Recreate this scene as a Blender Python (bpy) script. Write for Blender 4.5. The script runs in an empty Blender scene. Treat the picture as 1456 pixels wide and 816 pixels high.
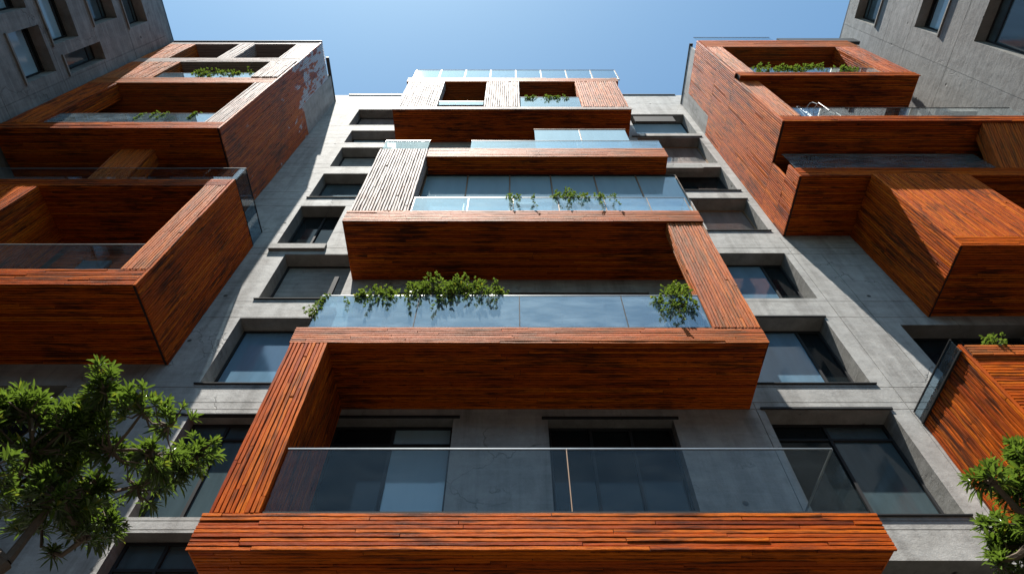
import bpy, math, random
from mathutils import Vector, noise
R = random.Random(7)
C = bpy.context.scene.collection
sc = bpy.context.scene
WALL = 9.0            # distance of the main facade from the viewpoint, metres

# ------------------------------------------------------------------ materials
def nm(name):
    m = bpy.data.materials.new(name); m.use_nodes = True
    nt = m.node_tree; nt.nodes.clear()
    return m, nt
def nd(nt, t, **k):
    n = nt.nodes.new(t)
    for a, v in k.items():
        if a.startswith('i_'): n.inputs[a[2:].replace('_', ' ')].default_value = v
        else: setattr(n, a, v)
    return n
def lk(nt, a, b): nt.links.new(a, b)
def ramp(nt, fac, stops):
    r = nd(nt, 'ShaderNodeValToRGB'); lk(nt, fac, r.inputs[0])
    e = r.color_ramp.elements
    while len(e) < len(stops): e.new(.5)
    for i, (p, c) in enumerate(stops):
        e[i].position = p; e[i].color = (*c, 1) if len(c) == 3 else c
    return r.outputs[0]
def mix(nt, f, a, b, mode='MIX'):
    n = nd(nt, 'ShaderNodeMix', data_type='RGBA', blend_type=mode)
    if isinstance(f, (int, float)): n.inputs[0].default_value = f
    else: lk(nt, f, n.inputs[0])
    for s, i in ((a, 6), (b, 7)):
        if isinstance(s, tuple): n.inputs[i].default_value = (*s, 1)
        else: lk(nt, s, n.inputs[i])
    return n.outputs[2]
def mth(nt, op, a, b=None, clamp=False):
    n = nd(nt, 'ShaderNodeMath', operation=op, use_clamp=clamp)
    for i, s in enumerate((a, b)):
        if s is None: continue
        if isinstance(s, (int, float)): n.inputs[i].default_value = s
        else: lk(nt, s, n.inputs[i])
    return n.outputs[0]
def nz(nt, vec, scale, detail=4, rough=.55, mp=None):
    if mp:
        m = nd(nt, 'ShaderNodeMapping'); m.inputs['Scale'].default_value = mp; lk(nt, vec, m.inputs[0]); vec = m.outputs[0]
    n = nd(nt, 'ShaderNodeTexNoise', i_Scale=scale, i_Detail=detail, i_Roughness=rough); lk(nt, vec, n.inputs['Vector'])
    return n.outputs['Fac']
def out(nt, sh):
    o = nd(nt, 'ShaderNodeOutputMaterial'); lk(nt, sh, o.inputs[0])

def wood_mat(name, weather, paint=0.0, spec=.5, rgh=0.0, grey=(.36, .30, .27)):
    m, nt = nm(name)
    at = nd(nt, 'ShaderNodeAttribute', attribute_name='tint')
    sep = nd(nt, 'ShaderNodeSeparateColor'); lk(nt, at.outputs['Color'], sep.inputs[0])
    uv = nd(nt, 'ShaderNodeTexCoord').outputs['UV']
    ob = nd(nt, 'ShaderNodeTexCoord').outputs['Object']
    add = nd(nt, 'ShaderNodeVectorMath', operation='ADD'); lk(nt, uv, add.inputs[0])
    sc_ = nd(nt, 'ShaderNodeVectorMath', operation='SCALE'); sc_.inputs['Scale'].default_value = 37.0
    lk(nt, at.outputs['Color'], sc_.inputs[0]); lk(nt, sc_.outputs[0], add.inputs[1])
    v = add.outputs[0]
    grain = nz(nt, v, 1.0, 6, .65, (5, 190, 1))
    fine = nz(nt, v, 1.0, 3, .6, (26, 520, 1))
    blot = nz(nt, v, 1.0, 4, .6, (1.1, 14, 1))
    big = nz(nt, ob, .55, 4, .55)
    base = ramp(nt, sep.outputs[0], [(0, (.15, .016, .001)), (.3, (.33, .040, .002)), (.62, (.55, .092, .002)), (1, (.72, .165, .004))])
    c = mix(nt, ramp(nt, grain, [(.32, (0,)*3), (.56, (1,)*3)]), (.10, .013, .001), base)
    c = mix(nt, mth(nt, 'MULTIPLY', ramp(nt, fine, [(.48, (0,)*3), (.72, (1,)*3)]), .35), c, (.55, .15, .010))
    # worn dark rot stains in long blotches
    st = ramp(nt, mth(nt, 'ADD', mth(nt, 'MULTIPLY', blot, .7), mth(nt, 'MULTIPLY', big, .45)), [(.57, (0,)*3), (.70, (1,)*3)])
    c = mix(nt, mth(nt, 'MULTIPLY', st, .85), c, (.03, .008, .003))
    # grey silvering of the sun-bleached boards
    wz = nz(nt, v, 1.0, 5, .7, (3, 60, 1))
    wf = mth(nt, 'MULTIPLY', ramp(nt, mth(nt, 'ADD', mth(nt, 'MULTIPLY', wz, .7), mth(nt, 'MULTIPLY', big, .3)), [(.40-.17*weather, (0,)*3), (.62-.15*weather, (1,)*3)]), weather)
    c = mix(nt, wf, c, grey)
    if paint:
        px = nz(nt, ob, 1.3, 6, .7, (1.6, 1.6, .55)); sx = nd(nt, 'ShaderNodeSeparateXYZ'); lk(nt, ob, sx.inputs[0])
        up = nd(nt, 'ShaderNodeMapRange'); lk(nt, sx.outputs[2], up.inputs[0])
        up.inputs[1].default_value = 23.0; up.inputs[2].default_value = 30.5; up.inputs[3].default_value = -.12; up.inputs[4].default_value = .12
        pf = ramp(nt, mth(nt, 'ADD', px, up.outputs[0]), [(.56, (0,)*3), (.585, (1,)*3)])
        c = mix(nt, pf, c, (.46, .47, .5))
    p = nd(nt, 'ShaderNodeBsdfPrincipled'); lk(nt, c, p.inputs['Base Color'])
    lk(nt, ramp(nt, grain, [(.3, (.62+rgh,)*3), (.8, (.40+rgh,)*3)]), p.inputs['Roughness'])
    p.inputs['Specular IOR Level'].default_value = spec
    b = nd(nt, 'ShaderNodeBump', i_Strength=.75, i_Distance=.006); lk(nt, mth(nt, 'ADD', grain, mth(nt, 'MULTIPLY', fine, .5)), b.inputs['Height']); lk(nt, b.outputs[0], p.inputs['Normal'])
    out(nt, p.outputs[0]); return m

def concrete_mat(name, base=(.37, .362, .345), dark=(.20, .193, .182)):
    m, nt = nm(name)
    ob = nd(nt, 'ShaderNodeTexCoord').outputs['Object']
    n1 = nz(nt, ob, .45, 6, .6); n2 = nz(nt, ob, 3.2, 8, .68)
    st = nz(nt, ob, 1.0, 5, .65, (2.2, 2.2, .22)); sp = nz(nt, ob, 38, 4, .7)
    form = nz(nt, ob, 1.0, 3, .6, (.8, .8, 9))
    f = mth(nt, 'ADD', mth(nt, 'MULTIPLY', n1, .5), mth(nt, 'MULTIPLY', n2, .5))
    c = mix(nt, ramp(nt, f, [(.36, (0,)*3), (.62, (1,)*3)]), dark, base)
    c = mix(nt, mth(nt, 'MULTIPLY', ramp(nt, st, [(.48, (0,)*3), (.68, (1,)*3)]), .7), c, (.115, .108, .10))
    c = mix(nt, mth(nt, 'MULTIPLY', ramp(nt, form, [(.45, (0,)*3), (.6, (1,)*3)]), .18), c, (.42, .42, .41))
    c = mix(nt, mth(nt, 'MULTIPLY', ramp(nt, sp, [(.45, (0,)*3), (.8, (1,)*3)]), .16), c, (.5, .49, .47))
    vo = nd(nt, 'ShaderNodeTexVoronoi', i_Scale=.9); lk(nt, ob, vo.inputs['Vector'])
    hole = ramp(nt, vo.outputs['Distance'], [(.035, (1,)*3), (.06, (0,)*3)])
    c = mix(nt, hole, c, (.04, .038, .035))
    vo2 = nd(nt, 'ShaderNodeTexVoronoi', i_Scale=.33, feature='DISTANCE_TO_EDGE'); 
    w = nd(nt, 'ShaderNodeVectorMath', operation='ADD'); lk(nt, ob, w.inputs[0])
    nn = nd(nt, 'ShaderNodeTexNoise', i_Scale=1.7, i_Detail=5); lk(nt, ob, nn.inputs['Vector']); lk(nt, nn.outputs['Color'], w.inputs[1]); lk(nt, w.outputs[0], vo2.inputs['Vector'])
    crack = mth(nt, 'MULTIPLY', ramp(nt, vo2.outputs['Distance'], [(.0, (1,)*3), (.005, (0,)*3)]), ramp(nt, n1, [(.5, (0,)*3), (.56, (.75,)*3)]))
    c = mix(nt, crack, c, (.05, .048, .045))
    p = nd(nt, 'ShaderNodeBsdfPrincipled', i_Roughness=.78); lk(nt, c, p.inputs['Base Color'])
    h = mth(nt, 'ADD', mth(nt, 'MULTIPLY', n2, 1.0), mth(nt, 'MULTIPLY', sp, .25)); h = mth(nt, 'SUBTRACT', h, mth(nt, 'MULTIPLY', crack, .8))
    h = mth(nt, 'SUBTRACT', h, mth(nt, 'MULTIPLY', hole, 1.0))
    b = nd(nt, 'ShaderNodeBump', i_Strength=.5, i_Distance=.03); lk(nt, h, b.inputs['Height']); lk(nt, b.outputs[0], p.inputs['Normal'])
    out(nt, p.outputs[0]); return m

def plain(name, col, rough=.5, metal=0, ior=1.5, bump=0, var=.25, sc_=6):
    m, nt = nm(name)
    ob = nd(nt, 'ShaderNodeTexCoord').outputs['Object']; n = nz(nt, ob, sc_, 5, .6)
    c = mix(nt, n, tuple(x*(1-var) for x in col), tuple(min(1, x*(1+var)) for x in col))
    p = nd(nt, 'ShaderNodeBsdfPrincipled', i_Roughness=rough, i_Metallic=metal, i_IOR=ior); lk(nt, c, p.inputs['Base Color'])
    if bump:
        b = nd(nt, 'ShaderNodeBump', i_Strength=bump, i_Distance=.01); lk(nt, n, b.inputs['Height']); lk(nt, b.outputs[0], p.inputs['Normal'])
    out(nt, p.outputs[0]); return m

def pane_mat(name, col, ior, streak):
    m, nt = nm(name)
    ob = nd(nt, 'ShaderNodeTexCoord').outputs['Object']
    n = nz(nt, ob, 1.0, 5, .6, (2.6, 2.6, .5)); n2 = nz(nt, ob, .8, 3, .5)
    c = mix(nt, n, tuple(x*(1-streak) for x in col), tuple(x*(1+streak) for x in col))
    p = nd(nt, 'ShaderNodeBsdfPrincipled', i_IOR=ior); lk(nt, c, p.inputs['Base Color'])
    lk(nt, ramp(nt, n, [(.3, (.03,)*3), (.8, (.12,)*3)]), p.inputs['Roughness'])
    b = nd(nt, 'ShaderNodeBump', i_Strength=.06, i_Distance=.05); lk(nt, n2, b.inputs['Height']); lk(nt, b.outputs[0], p.inputs['Normal'])
    out(nt, p.outputs[0]); return m

def glass_mat(name, tint, ior, film):
    m, nt = nm(name)
    ob = nd(nt, 'ShaderNodeTexCoord').outputs['Object']
    n = nz(nt, ob, 1.0, 6, .65, (1.6, 1.6, 4.5))
    tr = nd(nt, 'ShaderNodeBsdfTransparent'); tr.inputs[0].default_value = (*tint, 1)
    gl = nd(nt, 'ShaderNodeBsdfGlossy', i_Roughness=.02); gl.inputs[0].default_value = (.86, .93, .97, 1)
    df = nd(nt, 'ShaderNodeBsdfDiffuse'); df.inputs[0].default_value = (.45, .56, .62, 1)
    lw = nd(nt, 'ShaderNodeLayerWeight'); f0 = ((ior-1)/(ior+1))**2      # Schlick, the same on both faces of the sheet
    fr = mth(nt, 'ADD', mth(nt, 'MULTIPLY', mth(nt, 'POWER', lw.outputs['Facing'], 4.6), 1-f0), f0)
    a = nd(nt, 'ShaderNodeMixShader'); lk(nt, mth(nt, 'MULTIPLY', ramp(nt, n, [(.42, (.3,)*3), (.75, (1,)*3)]), film), a.inputs[0]); lk(nt, tr.outputs[0], a.inputs[1]); lk(nt, df.outputs[0], a.inputs[2])
    s = nd(nt, 'ShaderNodeMixShader'); lk(nt, fr, s.inputs[0]); lk(nt, a.outputs[0], s.inputs[1]); lk(nt, gl.outputs[0], s.inputs[2])
    out(nt, s.outputs[0]); return m

def leaf_mat(name, dark, light):
    m, nt = nm(name)
    at = nd(nt, 'ShaderNodeAttribute', attribute_name='tint'); sep = nd(nt, 'ShaderNodeSeparateColor'); lk(nt, at.outputs['Color'], sep.inputs[0])
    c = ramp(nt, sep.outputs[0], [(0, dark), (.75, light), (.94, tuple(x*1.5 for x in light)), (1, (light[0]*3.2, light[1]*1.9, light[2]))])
    p = nd(nt, 'ShaderNodeBsdfPrincipled', i_Roughness=.27); lk(nt, c, p.inputs['Base Color'])
    t = nd(nt, 'ShaderNodeBsdfTranslucent'); lk(nt, mix(nt, .5, c, (.16, .26, .02)), t.inputs[0])
    s = nd(nt, 'ShaderNodeMixShader'); s.inputs[0].default_value = .35; lk(nt, p.outputs[0], s.inputs[1]); lk(nt, t.outputs[0], s.inputs[2])
    out(nt, s.outputs[0]); return m

WOOD = wood_mat('timber_cladding', .03, spec=.08); WOODW = wood_mat('weathered_timber_cladding', .95, spec=.22, rgh=.1); WOODM = wood_mat('part_weathered_timber_cladding', .28, spec=.16, rgh=.05, grey=(.60, .27, .10))
WOODP = wood_mat('timber_cladding_with_flaked_paint', .12, 1.0, .25)
CORE = plain('dark_batten_backing', (.02, .009, .006), .9)
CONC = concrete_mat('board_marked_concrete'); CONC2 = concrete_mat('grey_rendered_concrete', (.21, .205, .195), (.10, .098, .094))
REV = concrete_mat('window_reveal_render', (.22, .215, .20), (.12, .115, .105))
METAL = plain('dark_window_metal', (.02, .021, .023), .75, 0, 1.3)
ALU = plain('brushed_rail_metal', (.32, .33, .33), .35, .8)
BROWN = plain('bronze_mullion', (.24, .15, .09), .45, .3)
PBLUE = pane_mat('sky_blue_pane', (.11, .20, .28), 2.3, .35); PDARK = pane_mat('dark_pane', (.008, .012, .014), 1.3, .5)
PMID = pane_mat('curtained_pane', (.05, .075, .085), 1.6, .6)
PBRN = pane_mat('pane_with_brown_blind', (.16, .13, .12), 1.5, .7)
GL = glass_mat('clear_railing_glass', (.95, .975, .97), 1.26, .012); GLB = glass_mat('blue_railing_glass', (.50, .66, .74), 2.7, .34)
GLR = glass_mat('roof_railing_glass', (.58, .68, .75), 1.25, .05)
ROOM = plain('dark_room_lining', (.02, .018, .016), .9)
LEAF = leaf_mat('glossy_tree_leaf', (.012, .027, .006), (.07, .112, .02)); LEAFB = leaf_mat('balcony_leaf', (.02, .036, .01), (.115, .15, .03))
BARK = plain('bark', (.09, .065, .045), .9, 0, 1.5, .6, .5, 30)
SOIL = plain('planter_metal', (.03, .03, .03), .6)
PSCR = pane_mat('painted_sky_reflection_pane', (.27, .40, .47), 1.8, .16)  # pale sky reflection put into the base colour of these panes
WHITE = plain('white_painted_metal', (.45, .45, .44), .35, 0, 1.5, 0, .06)
PAVE = plain('courtyard_asphalt', (.045, .041, .036), .85, 0, 1.5, .3, .3, 1.5)
CAP = plain('roof_cap_metal', (.05, .055, .06), .5, .5)

# ------------------------------------------------------------------ mesh builder
class MB:
    def __init__(s): s.v = []; s.f = []; s.mi = []; s.t = []; s.uv = []
    def quad(s, pts, mi=0, t=(.5, .5, .5), uv=None):
        b = len(s.v); s.v += [tuple(p) for p in pts]; s.f.append(tuple(range(b, b+len(pts)))); s.mi.append(mi); s.t.append(t)
        s.uv.append(uv or [(0, 0)]*len(pts))
    def box(s, x0, x1, y0, y1, z0, z1, mi=0, skip=''):
        a = [(x0, y0, z0), (x1, y0, z0), (x1, y1, z0), (x0, y1, z0), (x0, y0, z1), (x1, y0, z1), (x1, y1, z1), (x0, y1, z1)]
        for k, q in (('b', (3, 2, 1, 0)), ('t', (4, 5, 6, 7)), ('f', (0, 1, 5, 4)), ('r', (1, 2, 6, 5)), ('k', (2, 3, 7, 6)), ('l', (3, 0, 4, 7))):
            if k not in skip: s.quad([a[i] for i in q], mi)
    def bar(s, p, q, w, h=None, mi=0):
        h = h or w; p, q = Vector(p), Vector(q); d = (q-p).normalized()
        u = d.cross(Vector((0, 0, 1))); u = u.normalized() if u.length > .01 else Vector((1, 0, 0)); v = u.cross(d).normalized()
        A = [p+u*a*w/2+v*b*h/2 for a, b in ((-1, -1), (1, -1), (1, 1), (-1, 1))]; B = [x+(q-p) for x in A]
        for i in range(4): j = (i+1) % 4; s.quad([A[i], A[j], B[j], B[i]], mi)
        s.quad(A[::-1], mi); s.quad(B, mi)
    def tube(s, pts, rs, n=7, mi=0):
        rings = []
        for i, p in enumerate(pts):
            p = Vector(p); d = (Vector(pts[min(i+1, len(pts)-1)])-Vector(pts[max(i-1, 0)])).normalized()
            u = d.cross(Vector((.3, .1, 1))).normalized(); v = d.cross(u)
            b = len(s.v); s.v += [tuple(p+(u*math.cos(a)+v*math.sin(a))*rs[i]) for a in [2*math.pi*k/n for k in range(n)]]; rings.append(b)
        for a, b in zip(rings, rings[1:]):
            for k in range(n):
                s.f.append((a+k, a+(k+1) % n, b+(k+1) % n, b+k)); s.mi.append(mi); s.t.append((.5,)*3); s.uv.append([(0, 0)]*4)
    def build(s, name, mats, parent=None, label=None):
        me = bpy.data.meshes.new(name); me.from_pydata(s.v, [], s.f)
        mats = mats if isinstance(mats, (list, tuple)) else [mats]
        for m in mats: me.materials.append(m)
        me.polygons.foreach_set('material_index', s.mi)
        ca = me.color_attributes.new('tint', 'FLOAT_COLOR', 'CORNER'); ul = me.uv_layers.new(name='UVMap')
        cs, us = [], []
        for f, t, uv in zip(s.f, s.t, s.uv):
            for k in range(len(f)): cs += [*t, 1]; us += list(uv[k])
        ca.data.foreach_set('color', cs); ul.data.foreach_set('uv', us)
        me.update(); o = bpy.data.objects.new(name, me); C.objects.link(o)
        if parent: o.parent = parent
        if label: o['label'] = label
        return o

def clad(mb, O, U, N, L, W, pitch=.066, gap=.015, h=.028, seg=(1.6, 5.0), mi=1, wob=.0022):
    """lay separate boards over the rectangle at O: U runs along the boards, V across, N out of the wall"""
    O, U, N = Vector(O), Vector(U), Vector(N); V = N.cross(U)
    n = max(1, round(W/pitch)); pt = W/n
    for k in range(n):
        rowt = R.random(); u = 0.0; first = True
        while u < L-1e-4:
            l = R.uniform(*seg)*(R.random() if first else 1)+.25; first = False
            e = L if u+l > L-.25 else u+l
            tint = (min(1, max(0, .24+.40*rowt+.36*R.random()+(.25 if R.random() < .05 else 0)-(.3 if R.random() < .06 else 0))), R.random(), R.random())
            dh = R.uniform(-.004, .003) if R.random() < .85 else -R.uniform(.006, .014)
            v0, v1 = k*pt+gap/2, (k+1)*pt-gap/2
            sk0, sk1 = R.uniform(-.002, .002), R.uniform(-.002, .002)
            m = max(1, round((e-u)/.38)); prev = None
            u0 = u+(.005 if u > 0 else 0); u1 = e-(.005 if e < L else 0)
            for i in range(m+1):
                uu = u0+(u1-u0)*i/m; s = sk0+(sk1-sk0)*i/m
                a, b = v0+s+R.uniform(-wob, wob), v1+s+R.uniform(-wob, wob); hh = h+dh+R.uniform(-wob, wob)*.8; c = .004
                pr = [(a, 0), (a, hh-c), (a+c, hh), (b-c, hh), (b, hh-c), (b, 0)]
                ring = [(O+U*uu+V*v+N*(d-h), (uu, v)) for v, d in pr]
                if prev:
                    for j in range(5):
                        q = [prev[j+1], prev[j], ring[j], ring[j+1]]
                        q = [prev[j], ring[j], ring[j+1], prev[j+1]]
                        mb.quad([x[0] for x in q], mi, tint, [x[1] for x in q])
                if i in (0, m):
                    q = ring if i == m else ring[::-1]
                    mb.quad([x[0] for x in q], mi, tint, [x[1] for x in q])
                prev = ring
            u = e
AX = {'x': Vector((1, 0, 0)), 'y': Vector((0, 1, 0)), 'z': Vector((0, 0, 1))}
def clad_box(name, parent, x0, x1, y0, y1, z0, z1, faces, mat=None, label=None, pitch=.066, gap=.015, wob=.0022, mb=None):
    """dark carcass with boards on the listed faces; faces: {'-y':'x', ...} = face : board direction"""
    own = mb is None; mb = mb or MB(); h = .028
    lo = [x0, y0, z0]; hi = [x1, y1, z1]; il = list(lo); ih = list(hi)
    for f in faces:
        i = 'xyz'.index(f[1])
        if f[0] == '-': il[i] += h
        else: ih[i] -= h
    mb.box(il[0], ih[0], il[1], ih[1], il[2], ih[2], 0)
    for f, d in faces.items():
        i = 'xyz'.index(f[1]); N = AX[f[1]]*(-1 if f[0] == '-' else 1); U = AX[d]; V = N.cross(U)
        l2, h2 = list(lo), list(hi)
        if f[1] != 'y' or True:      # stop side boards behind the front ones, soffit boards behind both
            order = {'y': 0, 'x': 1, 'z': 2}
            for g in faces:
                if order[g[1]] < order[f[1]]:
                    j = 'xyz'.index(g[1])
                    if g[0] == '-': l2[j] += h
                    else: h2[j] -= h
        l2[i] = h2[i] = (lo[i] if f[0] == '-' else hi[i])
        O = [0, 0, 0]
        for j in range(3):
            s = U[j]+V[j]
            O[j] = l2[j] if (j == i or s > 0) else h2[j]
        ui = 'xyz'.index(d); vi = 3-i-ui
        clad(mb, O, U, N, h2[ui]-l2[ui], h2[vi]-l2[vi], pitch, gap, h, wob=wob)
    return mb.build(name, [CORE, mat or WOOD], parent, label) if own else mb

def rail(parent, p, q, z0, z1, cuts, glass, top=ALU, post=None, pw=.03, base=True):
    """glass balustrade from p to q (xy); cuts = fractions where panes meet"""
    p, q = Vector((*p, 0)), Vector((*q, 0)); d = q-p; n = Vector((-d.y, d.x, 0)).normalized()
    fr = [0]+list(cuts)+[1]; zc = (z0+z1)/2
    for a, b in zip(fr, fr[1:]):
        m = MB(); m.bar((*(p+d*a+d.normalized()*.008).xy, zc), (*(p+d*b-d.normalized()*.008).xy, zc), .014, z1-z0-.03)
        m.build('glass_pane', glass, parent)
    m = MB(); m.bar((*p.xy, z1), (*q.xy, z1), .03, .022); m.build('handrail', top, parent)
    if base:
        m = MB(); m.bar((*p.xy, z0), (*q.xy, z0), .045, .035); m.build('rail_channel', METAL, parent)
    if post:
        for f in fr:
            m = MB(); c = p+d*f+n*.0; m.box(c.x-pw/2, c.x+pw/2, c.y-.011, c.y+.019, z0, z1-.012); m.build('rail_post', post, parent)

def grid_wall(name, P, us, ws, holes, hj, vj, parent, mats, rev=.45):
    """wall sheet in u (along) and w (up): real recesses where holes are, 2 cm grooves at the panel joints"""
    jw = .016; U = {us[0], us[1]}; W = {ws[0], ws[1]}
    for h in holes: U |= {h[0], h[1]}; W |= {h[2], h[3]}
    for z in hj: W |= {z, z+jw}
    for x, _, _ in vj: U |= {x, x+jw}
    for _, a, b in vj: W |= {a, b}
    U = sorted(u for u in U if us[0] <= u <= us[1]); W = sorted(w for w in W if ws[0] <= w <= ws[1])
    D = {}
    for i in range(len(U)-1):
        for j in range(len(W)-1):
            cu, cw = (U[i]+U[i+1])/2, (W[j]+W[j+1])/2; d = 0.0
            if any(z < cw < z+jw for z in hj) or any(x < cu < x+jw and a < cw < b for x, a, b in vj): d = .022
            for h in holes:
                if h[0] < cu < h[1] and h[2] < cw < h[3]: d = h[4] if len(h) > 4 else rev
            D[i, j] = d
    mb = MB(); S = 1 if P(0, 0, 1)[0] == P(0, 0, 0)[0] else 1
    for (i, j), d in D.items():
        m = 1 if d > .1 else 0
        mb.quad([P(U[i], W[j], d), P(U[i+1], W[j], d), P(U[i+1], W[j+1], d), P(U[i], W[j+1], d)], m)
        e = D.get((i+1, j))
        if e is not None and abs(e-d) > 1e-6:
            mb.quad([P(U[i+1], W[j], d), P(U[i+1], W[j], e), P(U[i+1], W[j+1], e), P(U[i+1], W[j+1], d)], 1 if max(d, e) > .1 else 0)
        e = D.get((i, j+1))
        if e is not None and abs(e-d) > 1e-6:
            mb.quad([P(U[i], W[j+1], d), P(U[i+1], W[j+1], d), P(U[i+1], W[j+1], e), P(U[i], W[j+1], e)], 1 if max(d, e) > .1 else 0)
    return mb.build(name, mats, parent)

def empty(name, loc, label, cat, group=None):
    o = bpy.data.objects.new(name, None); C.objects.link(o); o.location = loc
    o['label'] = label; o['category'] = cat; o.empty_display_size = .3
    if group: o['group'] = group
    bpy.context.view_layer.update(); return o
def adopt(root):
    """move the world-space children meshes into the frame of their thing"""
    v = root.location
    for o in root.children:
        o.location = o.location-v

# ------------------------------------------------------------------ world, sun, camera
SUN = Vector((-.155, -.294, 1)).normalized()
el = math.asin(SUN.z); rot = math.atan2(SUN.x, SUN.y)
w = bpy.data.worlds.new('World'); sc.world = w; w.use_nodes = True; nt = w.node_tree; nt.nodes.clear()
sky = nd(nt, 'ShaderNodeTexSky', sky_type='NISHITA', sun_disc=False, sun_elevation=el, sun_rotation=rot, air_density=1.0, dust_density=1.1, ozone_density=2.2, altitude=50)
bg = nd(nt, 'ShaderNodeBackground', i_Strength=.072); lk(nt, mix(nt, 1.0, sky.outputs[0], (.94, 1.24, 1.2), 'MULTIPLY'), bg.inputs[0])
o = nd(nt, 'ShaderNodeOutputWorld'); lk(nt, bg.outputs[0], o.inputs[0])
sl = bpy.data.lights.new('sun', 'SUN'); sl.energy = 5.0; sl.angle = math.radians(.5); sl.color = (1, .95, .87)
so = bpy.data.objects.new('sun', sl); C.objects.link(so); so.rotation_euler = SUN.to_track_quat('Z', 'Y').to_euler()
cam = bpy.data.cameras.new('camera'); co = bpy.data.objects.new('camera', cam); C.objects.link(co); sc.camera = co
cam.sensor_width = 36; cam.lens = 870/1456*36; cam.clip_end = 3000; cam.clip_start = .05
co.location = (0, 0, 1.6); co.rotation_euler = (math.radians(90+56.63), 0, 0)
sc.view_settings.view_transform = 'Standard'; sc.view_settings.look = 'None'; sc.view_settings.exposure = 1.28; sc.view_settings.gamma = 1

g = MB(); g.quad([(-600, -600, 0), (600, -600, 0), (600, 600, 0), (-600, 600, 0)])
g = g.build('ground', PAVE); g['kind'] = 'structure'

# ------------------------------------------------------------------ main building
bld = bpy.data.objects.new('apartment_building', None); C.objects.link(bld)
bld['label'] = 'grey concrete apartment block with stepped orange timber balconies, straight ahead between two plain wings'; bld['category'] = 'building'

RZ = [(8.19, 10.68), (11.48, 13.87), (14.73, 17.06), (18.44, 20.68), (21.42, 23.55), (23.95, 26.77), (27.3, 29.9)]
LZ = [(11.48, 13.87), (14.70, 16.98), (17.47, 20.18), (20.84, 22.92), (23.6, 25.61), (26.18, 27.66), (28.4, 30.65)]
wins = []      # x0,x1,z0,z1,depth,style
for i, (a, b) in enumerate(RZ):
    x0 = [5.17, 4.95, 5.0, 6.1, 5.3, 5.3, 5.4][i]
    wins.append((x0, [7.75, 7.75, 7.95, 8.0, 7.95, 7.95, 8.0][i], a, b, .5, ['dark2', 'blue', 'blue', 'brown', 'darkopen', 'brown', 'screen'][i]))
for i, (a, b) in enumerate(LZ):
    x1 = [-4.4, -4.5, -5.55, -5.1, -4.9, -4.4, -4.7][i]; x0 = [-6.75, -6.6, -7.05, -7.0, -6.95, -7.0, -7.3][i]
    wins.append((x0, x1, a, b, .5, ['blue', 'open', 'dark', 'curtain', 'open', 'screen', 'pale'][i]))
wins += [(-6.54, -4.35, 8.15, 10.54, .35, 'shop'), (-6.5, -4.35, 4.9, 7.85, .35, 'shop'), (-12.3, -9.55, 9.2, 11.42, .5, 'dark'),
         (-3.59, -1.18, 7.0, 10.44, .32, 'slide'), (.72, 3.24, 7.0, 10.41, .32, 'door'), (9.49, 12.6, 11.0, 13.58, .5, 'dark'),
         (-3.2, 3.6, 11.3, 15.0, .3, 'dark4'), (-4.0, 4.0, 21.0, 25.4, .3, 'dark4'), (-2.9, -1.3, 26.8, 29.6, .3, 'blue'), (.5, 2.8, 26.8, 29.6, .3, 'dark'),
         (5.2, 7.9, 4.6, 7.35, .5, 'dark')]
holes = [w_[:5] for w_ in wins]
hj = sorted({round(z, 2) for a, b in RZ+LZ for z in (a-.12, b+.02)} | {10.9, 7.9, 4.4, 31.6})
hj = [z for i, z in enumerate(hj) if i == 0 or z-hj[i-1] > .12]
vj = [(-8.1, 4, 17.2), (5.0, 4, 10.9), (-3.9, 28.3, 31.6), (8.15, 0, 18), (9.0, 11, 17), (2.2, 8.3, 10.6)]
grid_wall('wall', lambda u, w_, d: (u, WALL+d, w_), (-17, 17.5), (0, 32.7), holes, hj, vj, bld, [CONC, REV])
m = MB(); m.box(-17, 17.5, WALL+.0, WALL+12, 32.7, 33.0); m.box(-17, 17.5, WALL+11.7, WALL+12, 0, 32.7); m.box(-17, -16.7, WALL+.01, WALL+11.7, 0, 32.7); m.box(17.2, 17.5, WALL+.01, WALL+11.7, 0, 32.7); m.build('roof_slab', CONC, bld)
m = MB(); m.box(-8.3, 8.3, WALL-.05, WALL+.2, 32.98, 33.05); m.build('roof_edge_cap', CAP, bld)

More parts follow.
